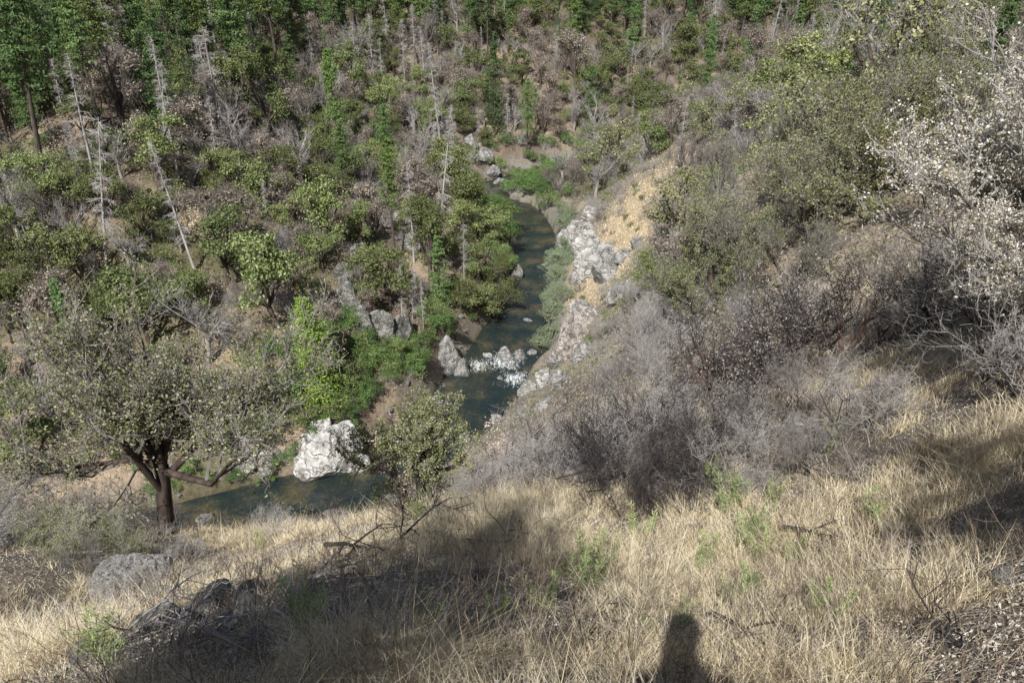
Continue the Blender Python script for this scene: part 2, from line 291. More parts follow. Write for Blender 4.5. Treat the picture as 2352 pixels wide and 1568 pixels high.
def make_bare(seed,H=5,stems=1,tw=M_twig,leafm=None,nleaf=0,ls=.2,spread=.55,bark=None,lv=None,rt=.034,up=.12,wig=.16,tmin0=.45,nb=2,tilt=.6,tz=(.5,1.2),wig0=None,tl=.42,asp=.55):
    r=np.random.default_rng(seed)
    if stems==1: S=[[0,0,-.4]];D=[[r.normal()*.04,r.normal()*.04,1]];L=[H*tl];R=[H*rt]
    else:
        a=np.arange(stems)*6.283/stems+r.uniform(-.5,.5,stems);S=np.stack([np.cos(a)*.1,np.sin(a)*.1,np.full(stems,-.2)],1)
        D=np.stack([np.cos(a)*tilt,np.sin(a)*tilt,r.uniform(*tz,stems)],1);L=H*.5*r.uniform(.8,1.2,stems);R=np.full(stems,H*rt*.5)
    lv=lv or ([(6,.75,.55,.6),(6,.6,.5,.5),(6,.6,spread,.5),(5,.6,.6,.6)] if stems==1 else [(5,.7,.5,.6),(6,.6,spread,.55),(5,.6,.6,.6)])
    out,T,D=grow(r,S,D,L,R,lv,up,wig,tmin0=tmin0,wig0=wig0 if wig0 is not None else (.04 if stems==1 else .14))
    tk=MB()
    for o in out[:nb]: tk.add(*tubes(*o,7))
    cr_=MB()
    for o in out[nb:]: cr_.add(*tubes(o[0],o[1],o[2],np.maximum(o[3],.0012*H+.002),np.maximum(o[4],.001*H),3),0)
    if nleaf:
        idx=r.integers(0,len(T),nleaf);P=T[idx]+r.normal(size=(nleaf,3))*ls*.8-D[idx]*r.uniform(0,ls*2,nleaf)[:,None];cr_.add(*leaves(r,P,ls,None,asp),1)
    return [("trunk",tk.mesh("bare_trunk",[bark or tw],True)),("crown",cr_.mesh("bare_crown",[tw,leafm or tw]))]
def make_conifer(seed,leafm,H=16,R=2.3,z0=.15,nb=110,dens=38,ls=.3,droop=.25,bark=M_bark,bare=False):
    r=np.random.default_rng(seed);tk=MB();bx=r.normal(size=2)*.15
    A=np.array([[0,0,-.6]]);C_=np.array([[bx[0],bx[1],H]]);tk.add(*tubes(A,(A+C_)/2+[0.05,.05,0],C_,np.array([(.009 if bare else .013)*H+.04]),np.array([.02]),7))
    t=np.sort(r.uniform(0,1,nb))**.9;z=H*(z0+(1-z0)*t)*.99;a=r.uniform(0,6.283,nb)
    prof=(1-t)**.75*(.55+.45*np.minimum(1,t*4));ln=R*prof*r.uniform(.5,1.2,nb)+.25
    if bare: ln*=r.uniform(.3,1,nb)
    D=np.stack([np.cos(a),np.sin(a),-droop+t*.6+r.normal(size=nb)*.12],1)
    S0=np.stack([bx[0]*z/H,bx[1]*z/H,z],1);E=S0+D*ln[:,None]
    Mid=(S0+E)/2+np.array([0,0,1])*ln[:,None]*.06
    tk.add(*tubes(S0,Mid,E,.012+.012*ln,np.full(nb,.008),3))
    cr_=MB()
    if bare:
        n=nb*10;idx=np.repeat(np.arange(nb),10);tt=r.uniform(.2,1,n)[:,None];P=S0[idx]+(E-S0)[idx]*tt;DD=nrm(D[idx]*.5+r.normal(size=(n,3))*.5+[0,0,-.35]);l2=r.uniform(.2,.7,n)[:,None]
        cr_.add(*tubes(P,P+DD*l2*.5,P+DD*l2,np.full(n,.016),np.full(n,.007),3))
        return [("trunk",tk.mesh("snag_trunk",[bark],True)),("crown",cr_.mesh("snag_twigs",[bark]))]
    n=nb*dens;idx=np.repeat(np.arange(nb),dens);tt=r.uniform(.15,1.05,n)[:,None]
    side=r.normal(size=(n,3))*np.array([1,1,.4])*(.11*ln[idx]+.12)[:,None]
    P=S0[idx]+(E-S0)[idx]*tt+side
    NN=nrm(np.array([[0,0,1.]])+D[idx]*.7+r.normal(size=(n,3))*.4)
    cr_.add(*leaves(r,P,ls,NN,.35),0)
    return [("trunk",tk.mesh("conifer_trunk",[bark],True)),("crown",cr_.mesh("conifer_crown",[leafm]))]
def swap(parts,i,mat):
    out=[]
    for pn,pm in parts:
        if pn=="crown": pm=pm.copy();pm.materials[i]=mat
        out.append((pn,pm))
    return out
OAK=[make_oak(10+k,M_oak,H=h,Rc=rc,ncl=n) for k,(h,rc,n) in enumerate([(6,2.6,66),(6.6,2.5,66),(5.5,3.0,74),(7,2.7,74),(5,2.3,50),(6.5,2.9,74),(7.4,2.5,80),(6.2,2.2,55)])]
OLIVE=[make_oak(30+k,M_oak2,H=h,Rc=rc,ncl=52,nl=44,extra_twigs=600,twigm=M_mtwig) for k,(h,rc) in enumerate([(6,2.7),(6.5,2.4),(5.5,2.8)])]
BROWN=[make_oak(50+k,M_brown,H=h,Rc=rc,ncl=46,nl=26,extra_twigs=800,ls=.19,twigm=M_mtwig) for k,(h,rc) in enumerate([(6,2.3),(5,2.2),(6.6,2.0),(7,2.4)])]
TANT=[make_oak(60,M_tan,H=5,Rc=2.2,ncl=55,nl=50,extra_twigs=100)]
BARE=[make_bare(70+k,H=h,tw=(M_twig,M_mtwig)[k%2]) for k,h in enumerate([6.5,5,7.5,6])]
CON=[make_conifer(80,M_conif,15,2.4,.12),make_conifer(81,M_conif,17,2.1,.35,nb=100),make_conifer(82,M_conif,12,2.3,.08),make_conifer(83,M_conif,18,2.4,.45,nb=90,ls=.38,droop=0),make_conifer(84,M_conif,11,1.9,.05,nb=100)]
YCON=[swap(CON[k],0,M_conif2) for k in (4,3,1)]
SNAG=[make_conifer(90+k,None,h,1.7,.2,nb=70,bark=M_snag,bare=True,droop=.4) for k,h in enumerate([12,15,10])]
BURN=[make_conifer(95,None,8,1.2,.2,nb=26,bark=M_burn,bare=True)]
BRUSH=[make_bare(100+k,H=h,stems=s,rt=.03,tw=(M_twig,M_mtwig)[k%2]) for k,(h,s) in enumerate([(1.8,9),(1.5,10),(2.1,8),(1.7,11)])]
def shrub(seed,m,h,rc,n=26,nl=40,ls=.16):
    r=np.random.default_rng(seed);lob=[(r.normal()*rc*.4,r.normal()*rc*.4,h*r.uniform(.3,.7),rc*r.uniform(.35,.7)) for _ in range(5)]
    cc,ci,lf=lobes_crown(r,lob,n,nl,.5,ls);mbb=MB();mbb.add(*lf,0)
    A=np.zeros_like(cc);A[:,2]=-.2;mbb.add(*tubes(A,cc*.5+r.normal(size=cc.shape)*.1,cc,np.full(len(cc),.03),np.full(len(cc),.01),3),1)
    return [("shrub",mbb.mesh("shrub",[m,M_twig]))]
SHG=[shrub(120+k,M_oak,1.8,1.3) for k in range(3)];SHB=[shrub(130+k,M_brown,1.6,1.3,22,30) for k in range(3)]
RIP=[shrub(140+k,M_river,2.6,1.6,34,66,.14) for k in range(4)];WIL=[shrub(150+k,M_willow,2.2,1.5,36,60,.13) for k in range(3)]
# ------------------------------------------------------------ landmark positions: lines of sight from the viewpoint met with the terrain
TH=math.radians(28);F0=1801.
def GP(a,b):
    dx=(a-1176)/F0;dy=-(b-784)/F0
    d=np.array([dx,math.cos(TH)+dy*math.sin(TH),-math.sin(TH)+dy*math.cos(TH)]);t=1.5*np.exp(np.linspace(0,math.log(300),1800))
    x=d[0]*t;y=d[1]*t;z=d[2]*t;h=np.maximum(height(x,y),-45);k=np.argmax(z<h);
    if not (z<h).any(): k=-1
    return round(float(x[k]),1),round(float(y[k]),1)
occ=[]
def put(parts,name,label,cat,group,xy,sc,sink=.0,rot=None,occr=2.2,tilt=(0,0)):
    x,y=xy;z=H1(x,y);occ.append((x,y,occr))
    return thing(name,label,cat,group,(x,y,z-sink),rng.uniform(0,6.28) if rot is None else rot,sc,parts,tilt)
pick=lambda L:L[rng.integers(len(L))]
LO="green live oak growing on the rocky canyon slope";GO="live oaks on the canyon slope"
for a,b,s in [(370,440,1.5),(640,450,1.1),(820,310,.9),(960,300,.9),(1060,270,1.4),(700,260,1.1),(120,480,1.1),(60,610,1),(180,650,1.1),(330,570,1),(300,700,.8),(740,630,1.1),(660,550,.8),(960,530,1),(1010,460,1.1),(1060,560,1.1),(1100,650,1),(1490,370,1.1),(1400,210,1),(1350,340,.9),(1290,110,1.1),(900,440,1),(880,330,1),(1180,210,1),(100,690,1),(540,550,.6),(1120,560,1.1),(1150,590,.8),(30,760,1),(200,330,1.1),(860,640,.7),(520,430,.8)]:
    put(pick(OAK),"oak_tree",LO,"tree",GO,GP(a,b),s)
for a,b,s in [(1140,730,.85),(1100,740,.9),(1160,520,.9),(1130,500,.8),(1020,800,.7),(1160,640,.9),(1145,680,.9),(1165,580,.9),(1060,720,.9),(1010,770,.7),(930,850,.6)]:
    put(swap(pick(OAK),0,pick([M_river,M_oak,M_river])),"riverside_tree","bright green leafy tree beside the river","tree","leafy trees beside the river",GP(a,b),s)
BC=make_conifer(85,M_conif3,10.5,2.4,.03,nb=230,dens=44,ls=.25)
put(BC,"conifer_tree","bright yellow-green conifer standing near the river bank","tree",None,GP(745,935),(1.15,1.15,1.12),tilt=(0,-.08),rot=0)
put(CON[4],"conifer_tree","small dark green conifer above the river","tree","conifers on the canyon slope",GP(1010,715),.85)
put(SNAG[2],"dead_conifer","grey leafless snag beside the river","tree","grey dead conifers",GP(1065,640),.75)
for a,b,s in [(1210,360,.9),(430,190,1.3),(560,265,1.2),(490,200,1.3),(230,290,.9),(100,230,1.2),(1120,140,1.1),(1950,130,.9),(650,150,1.1),(770,150,1.1),(320,240,.7),(1230,300,.5),(30,120,1.2),(170,150,1.2),(300,110,1.2),(720,60,1.1)]:
    put(pick(CON[:4]),"conifer_tree","tall green conifer with bare lower trunk on the slope","tree","conifers on the canyon slope",GP(a,b),s)
for a,b,s in [(860,190,1.1),(930,200,1.1),(975,190,1.1),(825,210,1.1),(1000,90,1.1),(640,90,1.1),(430,120,1.1),(955,180,1),(150,280,.7),(240,340,.5),(280,260,.7),(540,250,.9),(590,160,.8),(1560,200,.4),(1740,230,.5),(720,180,.8),(770,100,1),(890,120,1),(380,180,.9),(500,130,1)]:
    put(pick(SNAG),"dead_conifer","tall grey dead conifer with bare branches","tree","grey dead conifers",GP(a,b),s)
put(BURN[0],"charred_snag","blackened burnt tree trunk standing among scorched brush","tree",None,GP(645,312),1.0)
put(TANT[0],"scorched_oak","pale tan oak with dead leaves on the slope","tree",None,GP(475,590),1)
# rocks
def rock(seed,m,flat=.0,cuts=15):
    r=np.random.default_rng(seed);bm=bmesh.new();bmesh.ops.create_icosphere(bm,subdivisions=5,radius=1);V=np.array([v.co[:] for v in bm.verts])
    for k in range(cuts):
        n=nrm(r.normal(size=3));dd=r.uniform(.5,.88);q=V@n-dd;V=V-np.outer(np.maximum(q,0)*.97,n)
    off=seed*3.1
    for j,v in enumerate(V):
        p=Vector(v*1.7)+Vector((off,0,0));f=mnoise.fractal(p,.85,2.1,6)*.09;g2=abs(mnoise.noise(Vector((v[0]*1.2+off,v[1]*1.2,v[2]*4+v[0]*2.5))))
        V[j]=v*(1+f-.12*max(0,1-g2/.08))
    for v,cc in zip(bm.verts,V): v.co=cc
    me=bpy.data.meshes.new("boulder");bm.to_mesh(me);bm.free();me.materials.append(m);
    me.polygons.foreach_set("use_smooth",np.zeros(len(me.polygons),bool));return me
RK={k:[rock(s+j,mm) for j in range(3)] for k,(s,mm) in {'w':(1,M_rockw),'t':(51,M_rockt),'g':(11,M_rockg),'d':(21,M_rockd),'p':(31,M_rockp),'n':(41,M_rockn)}.items()}
RL={'w':"pale grey-white angular boulder beside the river",'t':"tan-grey angular rock in the bank outcrop",'g':"grey boulder at the water's edge",'d':"dark grey rock outcrop on the slope",'p':"pinkish weathered rock outcrop above the river",'n':"rough grey lichened rock in dry grass"}
def rk(kind,a,b,sx,sy,sz,sink=.35,rot=None,tilt=(0,0),name="boulder",vi=None,xy=None):
    x,y=xy or GP(a,b);z=max(H1(x,y),-45.2);occ.append((x,y,max(sx,sy)*.7))
    if math.hypot(x,y)>35 and xy is None: q=1.3 if y<76 or sx<2 else 1.5;sx*=q;sy*=q;sz*=q
    thing(name,RL[kind],"rock","rocks of one kind "+{'w':'pale','t':'tan','g':'grey','d':'dark','p':'pinkish','n':'rough'}[kind],(x,y,z+sz*(.5-sink)),rng.uniform(0,6.28) if rot is None else rot,(sx/2,sy/2,sz/2*1.3),[("boulder",RK[kind][vi] if vi is not None else pick(RK[kind]))],tilt)
rk('w',768,1070,5.6,4.4,4.6,.3,rot=.3,tilt=(.1,.35),vi=1)
for q in [('w',715,1065,2.4,2.2,2.6),('w',740,1010,3.0,2.6,2.4),('w',820,1075,2.4,2,1.6),('t',575,1060,3,2.4,3.4),('t',610,1075,2,1.8,1.8),('g',1035,850,2.1,2.2,3.6),('g',1060,860,1.4,1.6,2.4),
 ('g',1165,825,1.8,1.8,1.7),('g',1195,822,1.6,1.3,1.2),('w',1118,818,1.2,1,.7),('g',1180,845,1.1,.8,.6),('g',1215,735,1.4,.9,.4),('g',1220,810,1.3,1,.8),('g',1187,640,1.5,1.6,2.2),('g',1150,870,.8,.8,.5),('g',1120,485,2,1.8,1),
 ('t',700,800,2.2,1.8,3.2),('w',742,790,1.4,1.2,2.6),('t',765,830,1.5,1.5,2.4),('t',730,830,1.6,1.5,2),
 ('d',800,700,3,2.4,2.6),('d',830,760,3.4,3,3.2),('d',880,775,4,3,3.2),('d',920,780,3,2.6,2.6),('d',790,650,2.4,2,2),('d',900,515,2.6,2,1.8),('d',860,545,2.3,2,1.8),('d',940,575,2.4,2,2),('d',830,600,2.4,2,2),('d',980,540,2,1.6,1.4),('d',760,440,2.2,1.6,1.6),('d',700,380,1.8,1.6,1.6),
 ('t',1325,550,4.4,3.4,3.4),('t',1300,560,2.8,2.4,2.4),('t',1370,615,4.6,3.4,2.8),('t',1340,640,3.4,2.8,2.4),('g',1400,640,3.8,3,2.4),('t',1355,500,3,2.4,1.8),('g',1430,600,2.8,2.2,1.8),('g',1450,660,2.4,2.4,1.4),('t',1350,580,3.6,3,2.6),('g',1390,600,3.2,2.6,2),('g',1470,560,2,1.5,1),('t',1420,690,2.4,2,1.4),
 ('p',1330,770,3.8,3.4,3.2),('p',1310,805,3.6,3.2,3),('g',1280,835,2.8,2.4,2.4),('t',1350,740,3,2.6,2.6),('t',1250,880,2.4,2,1.6),('t',1210,900,2,1.8,1.4),('g',1340,820,2.6,2.2,2),('t',1140,970,1.6,1.4,1.2),('t',1070,1010,1.6,1.4,1.0),('t',1250,940,1.6,1.4,1.3),('g',1290,880,1.8,1.6,1.4),('g',1200,950,1.5,1.3,1),
 ('g',1110,370,3.4,3,2.6),('g',1085,345,3,2.6,2.6),('g',1130,405,2.8,2.4,1.8),('g',1110,440,2.4,2,1.2),('g',1150,420,2.4,2,1.2),('g',1390,290,2.4,2.4,2.4),('d',1200,330,2.4,2.4,1.8)]:
    rk(*q)
rk('n',325,1385,1.4,1.3,1.5,.2,vi=1)
for q in [(385,1400,.6,.6,.4),(430,1330,.8,.5,.25),(480,1345,.8,.5,.28),(560,1340,.7,.4,.22),(620,1310,.5,.35,.18),(520,1450,.35,.3,.14),(150,1430,.7,.6,.3),(60,1480,.5,.4,.2),(700,1375,.35,.25,.12),(450,1420,.4,.28,.18),(400,1440,.35,.3,.16),(560,1400,.35,.25,.15),(770,1200,1.3,.9,.6),(470,1190,1.2,1,.7),(900,1150,1.1,.8,.5),(1040,1500,.2,.18,.08),(900,1480,.2,.18,.08),(190,1520,.3,.25,.13),(1790,1500,.14,.12,.06),(2320,1340,.2,.18,.12),(620,1480,.3,.2,.12),(680,1420,.3,.2,.1),(800,1420,.25,.2,.1),(1100,1330,.3,.2,.15),(2000,1300,.18,.14,.07),(1950,1420,.12,.1,.05),(2150,1350,.16,.12,.06),(360,1430,.4,.3,.2),(290,1430,.4,.3,.2),(500,1390,.4,.3,.2),(240,1440,.35,.3,.15),(530,1360,.3,.25,.15),(590,1360,.35,.25,.12),(470,1380,.3,.2,.14),(640,1350,.3,.2,.12),(420,1380,.35,.3,.2),(350,1450,.25,.2,.12)]:
    rk('n',*q,.22)
for _ in range(46):   # cobbles on the left bank shelf
    i=rng.integers(len(P))
    while not(-28<P[i,0]<2 and 46<P[i,1]<84): i=rng.integers(len(P))
    o=rng.uniform(4.4,6.6);s_=rng.uniform(.4,1.1);rk('g',0,0,s_,s_*.8,s_*.6,.3,xy=(float(P[i,0]+Nn[i,0]*o+rng.normal()*.3),float(P[i,1]+Nn[i,1]*o+rng.normal()*.3)))
# ------------------------------------------------------------ riverside shrubs
def along(y0,y1,off0,off1,n,side,kindL,name,label,grp,s0,s1,x0=-60,x1=30,ex=1.0):
    for _ in range(n):
        for _k in range(400):
            i=rng.integers(len(P))
            if y0<P[i,1]<y1 and x0<P[i,0]<x1: break
        o=side*rng.uniform(off0,off1)+side*(ex if P[i,1]<84 else 0);t_=rng.uniform(0,1);j=min(i+1,len(P)-1)
        x=P[i,0]*(1-t_)+P[j,0]*t_+Nn[i,0]*o;y=P[i,1]*(1-t_)+P[j,1]*t_+Nn[i,1]*o
        put(pick(kindL),name,label,"shrub",grp,(float(x),float(y)),float(rng.uniform(s0,s1)),occr=1.2)
RB1=("riverside_shrub","bright green leafy shrub on the river bank","leafy riverside shrubs")
along(56,134,4.4,7.8,75,1,RIP+SHG,*RB1,.4,1.05,ex=1.8)
along(46,62,4.4,6.0,36,1,RIP,*RB1,.3,.6,-30,-8,.6)
along(46,68,5.2,9,56,1,RIP+SHG,*RB1,.5,1.1,-32,-4,1.2)
along(46,70,8,14,40,1,RIP+SHG,*RB1,.6,1.3,-36,-3)
along(84,125,3.4,5.2,42,-1,WIL,"willow_shrub","grey-green willow shrub at the water's edge","willow shrubs along the river",.6,1.1)
along(128,160,2.8,9,44,-1,RIP,*RB1,.7,1.3)
along(134,162,3.5,9,34,1,RIP+SHG,*RB1,.7,1.3)
# ------------------------------------------------------------ slope scatter
N0=90000;be=np.radians(rng.uniform(-38,37,N0));dd=np.sqrt(rng.uniform(50**2,290**2,N0));xx=dd*np.sin(be);yy=dd*np.cos(be);zz,ss=height(xx,yy,True)
grid={}
def okp(x,y,r):
    i,j=int(x//8),int(y//8)
    for a in (-1,0,1):
        for b_ in (-1,0,1):
            for (u,v,q) in grid.get((i+a,j+b_),()):
                if (u-x)**2+(v-y)**2<(.5*(q+r))**2: return False
    grid.setdefault((i,j),[]).append((x,y,r));return True
for (x,y,r) in occ: grid.setdefault((int(x//8),int(y//8)),[]).append((x,y,r*1.2))
zone=fbm(xx/16,yy/16,77,3);cand=[];GD=goldf(xx,yy);open_=fbm(xx/9,yy/9,83,2);zo2=fbm(xx/11,yy/11,87,3)
for i in range(N0):
    x,y,z,s,d=xx[i],yy[i],zz[i],ss[i],dd[i]
    if z>-.05*d+1: continue
    u=rng.random();sf=float(np.exp(rng.normal()*.32))*1.06
    if s<0:
        if s>-7: continue
        if open_[i]>.4 and rng.random()<.8: continue
        hi=z+45
        pc=.03+.38*sstep(14,24,hi)+.1*(zone[i]>.25)
        gr=.5-.28*sstep(-.12,.22,zo2[i])
        if u<pc:
            k='snag' if rng.random()<.25 else ('ycon' if rng.random()<.2 else 'con');r=2.8;sf=min(sf,1.2)
        elif u<pc+gr: k='oak';r=3.2
        elif u<pc+gr+.14: k='brown';r=2.6
        elif u<pc+gr+.27: k='bare';r=2.1
        elif u<pc+gr+.282: k='snag';r=1.5;sf*=.5
        else: k=('shg','shb','brush','shg')[rng.integers(4)];r=1.5
    else:
        if x<6 and y<80: continue
        if s<7 : continue
        if y<62 and x<12: continue
        gd=GD[i];brg=math.degrees(math.atan2(x,y))
        if gd>.22 or (brg<10.5 and y<122):
            if rng.random()>.3: continue
            k='brush' if rng.random()<.6 else 'shg';r=2.4;sf=min(sf,.8)
        elif u<.24: k='bare';r=2.4
        elif u<.38: k='brush';r=2.0
        elif u<.6: k='olive';r=3.3
        elif u<.78: k='oak';r=3.4
        elif u<.88: k='brown';r=2.8
        elif u<.89: k='snag';r=1.5;sf*=.6
        else: k='con' if z>-17 else 'shb';r=2.4
    if not seen(x,y,z+(14 if k in('con','ycon','snag') else (2 if k in ('shg','shb','brush') else 5))): continue
    if okp(x,y,r*min(sf,1.3)): cand.append((d,x,y,z,k,GD[i] if s>0 else 0,sf))
cand.sort()
KI={'oak':(OAK,"oak_tree",LO,"tree",GO),'olive':(OLIVE,"olive_oak_tree","sparse olive-green oak with grey twigs on the slope","tree","sparse olive oaks"),
'brown':(BROWN,"scorched_oak","scorched oak holding brown dead leaves on the slope","tree","scorched oaks"),'bare':(BARE,"bare_tree","leafless grey tree on the canyon slope","tree","leafless grey trees"),
'con':(CON,"conifer_tree","tall green conifer with bare lower trunk on the slope","tree","conifers on the canyon slope"),'ycon':(YCON,"conifer_tree","tall green conifer with bare lower trunk on the slope","tree","conifers on the canyon slope"),
'snag':(SNAG,"dead_conifer","tall grey dead conifer with bare branches","tree","grey dead conifers"),'shg':(SHG,"green_shrub","low green shrub on the canyon slope","shrub","green shrubs on the slope"),
'shb':(SHB,"brown_shrub","low brown scorched shrub on the canyon slope","shrub","brown shrubs on the slope"),'brush':(BRUSH,"bare_shrub","leafless grey twiggy shrub on the slope","shrub","leafless grey shrubs")}
cnt={"bare_shrub":130,"oak_tree":36,"conifer_tree":20,"dead_conifer":22};far=MB();fmats=[]
def far_copy(parts,loc,rot,s):
    """the farthest trees go into one woods mesh, with a thinned crown of slightly larger leaves"""
    cs,sn=math.cos(rot),math.sin(rot)
    for pn,pm in parts:
        key=pm.name
        if key not in FC:
            nv=len(pm.vertices);co=np.empty(nv*3,np.float32);pm.vertices.foreach_get("co",co);co=co.reshape(-1,3)
            nf=len(pm.polygons);lv_=np.empty(nf*4,np.int32);pm.loops.foreach_get("vertex_index",lv_);fv=lv_.reshape(-1,4);mi=np.empty(nf,np.int32);pm.polygons.foreach_get("material_index",mi)
            if pn!="trunk":
                ok=(mi==0)
                fq=fv[ok];isleaf=len(fq)*4<=nv
                if isleaf:
                    q=co[fq[::3]];cc_=q.mean(1,keepdims=True);q=cc_+(q-cc_)*1.6;FC[key]=(q.reshape(-1,3),np.arange(len(q)*4).reshape(-1,4),pm.materials[0])
                else:
                    nt9=nv//9;sel=np.arange(0,nt9,2);co2=co[:nt9*9].reshape(nt9,9,3)[sel].reshape(-1,3);f6=fv[:nt9*6].reshape(nt9,6,4)[sel]-(sel*9)[:,None,None]+(np.arange(len(sel))*9)[:,None,None];FC[key]=(co2,f6.reshape(-1,4),pm.materials[0])
            else: FC[key]=(co,fv,pm.materials[0])
        co,fv,mt_=FC[key]
        if mt_ not in fmats: fmats.append(mt_)
        v=co*s;v=np.stack([v[:,0]*cs-v[:,1]*sn,v[:,0]*sn+v[:,1]*cs,v[:,2]],1)+np.array(loc);far.add(v,fv,fmats.index(mt_))
FC={}
for d,x,y,z,k,gd,sf in cand:
    L_,nm,lb,ct,gp=KI[k];cnt[nm]=cnt.get(nm,0)+1
    s=min(max(sf,.45),1.7)*(1.4 if k=='brush' else (1.1 if k in('con','ycon','snag') else 1.0))*(.6 if gd>.2 else 1)
    ro=float(rng.uniform(0,6.28))
    if cnt[nm]<=298: thing(nm,lb,ct,gp,(x,y,z-.1),ro,(s,s*float(rng.uniform(.8,1.1)),s*float(rng.uniform(.85,1.2))),pick(L_),(float(rng.normal()*.06),float(rng.normal()*.06)))
    else: far_copy(pick(L_),(x,y,z-.1),ro,s)
if far.V:
    o=bpy.data.objects.new("distant_woods",far.mesh("distant_woods",fmats));o["kind"]="stuff";o["label"]="far-off mixed woods on the canyon wall";o["category"]="woods";COL.objects.link(o)
# grey brush on the near bank slope above the river
for _ in range(52):
    y=float(rng.uniform(34,76));b_=math.radians(rng.uniform(7.2,13));x=y*math.tan(b_)
    put(pick(BRUSH),"bare_shrub","leafless grey twiggy shrub on the slope","shrub","leafless grey shrubs",(x,y),float(rng.uniform(.6,1.1))*(1.2 if y<50 else 1))
# undergrowth
for nn,mt_,nm,lb,hs in [(9000,M_under,"brown_undergrowth","low scorched brown undergrowth on the slopes",1.7),(8000,M_under2,"green_undergrowth","low green undergrowth on the slopes",1.7),(7500,M_under3,"grey_undergrowth","low dead grey undergrowth on the slopes",2.0)]:
    n=nn;be=np.radians(rng.uniform(-40,38,n));d=np.sqrt(rng.uniform(27**2,230**2,n));x=d*np.sin(be);y=d*np.cos(be);z,s=height(x,y,True)
    gd=goldf(x,y);ok=(np.abs(s)>6)&(z<-.03*d)&(rng.random(n)>gd*1.6)&((fbm(x/9,y/9,83,2)<.38)|(s>0));x,y,z=x[ok],y[ok],z[ok];n=len(x);kk=36
    o3=rng.normal(size=(n,kk,3))*np.array([.6,.6,.3])*rng.uniform(.5,1.5,(n,1,1));PP=(np.stack([x,y,z+.15],1)[:,None]+o3).reshape(-1,3)
    PP[:,2]=height(PP[:,0],PP[:,1])+np.abs(o3.reshape(-1,3)[:,2])*hs
    un=MB();un.add(*leaves(rng,PP,.21 if mt_ is not M_under3 else .26,None,.45 if mt_ is not M_under3 else .2));o=bpy.data.objects.new(nm,un.mesh(nm,[mt_]));o["kind"]="stuff";o["label"]=lb;o["category"]="undergrowth";COL.objects.link(o)
# ------------------------------------------------------------ near trees and brush
Ltree=make_bare(207,H=6.8,stems=1,tw=M_mtwig,leafm=M_near,nleaf=36000,ls=.075,bark=M_redbark,lv=[(10,.8,.75,.55),(7,.62,.55,.5),(7,.6,.6,.45),(7,.5,.65,.5),(3,.5,.7,.6)],rt=.042,up=.2,wig=.13,tmin0=.74,wig0=.07,tl=.5)
put(Ltree,"near_oak_tree","wide twiggy oak with dark trunk and sparse olive leaves","tree",None,(-10.5,18.4),(1.1,1.1,.95),rot=0,tilt=(0,.16))
Ct=make_bare(202,H=5.0,stems=4,tw=M_mtwig,leafm=M_near,nleaf=28000,ls=.075,bark=M_dtwig,lv=[(7,.45,.65,.6),(7,.58,.6,.5),(6,.6,.65,.5)],rt=.085,tilt=.45,tz=(1.0,1.3),tmin0=.84,up=.14)
put(Ct,"small_oak_tree","small spreading oak with grey-green crown on the bank edge","tree",None,(-3.7,22.9),1.05)
Cp=make_bare(203,H=3.6,stems=3,tw=M_mtwig,leafm=M_pink,nleaf=9500,ls=.09,bark=M_dtwig,lv=[(6,.6,.4,.6),(6,.6,.5,.5),(6,.55,.5,.5)],rt=.035)
put(Cp,"scorched_sapling","slender sapling with pinkish dead leaves","tree",None,(-2.6,24.0),1.1)
LV=[(5,.8,.5,.62),(5,.7,.6,.55),(5,.6,.7,.55),(3,.6,.8,.6)]
NB=[make_bare(210+k,H=h,stems=s,tw=t,bark=bk,lv=LV,rt=.042,wig=.28,tilt=.8) for k,(h,s,t,bk) in enumerate([(1.9,6,M_twig,M_dtwig),(1.7,7,M_mtwig,M_dtwig),(1.8,6,M_dtwig,M_dtwig),(2.0,6,M_mtwig,M_mtwig),(1.6,7,M_twig,M_mtwig)])]
NBL=["grey leafless shrub in dry grass","brownish-grey leafless shrub in dry grass","dark burnt leafless shrub in dry grass","brownish-grey leafless shrub in dry grass","grey leafless shrub in dry grass"]
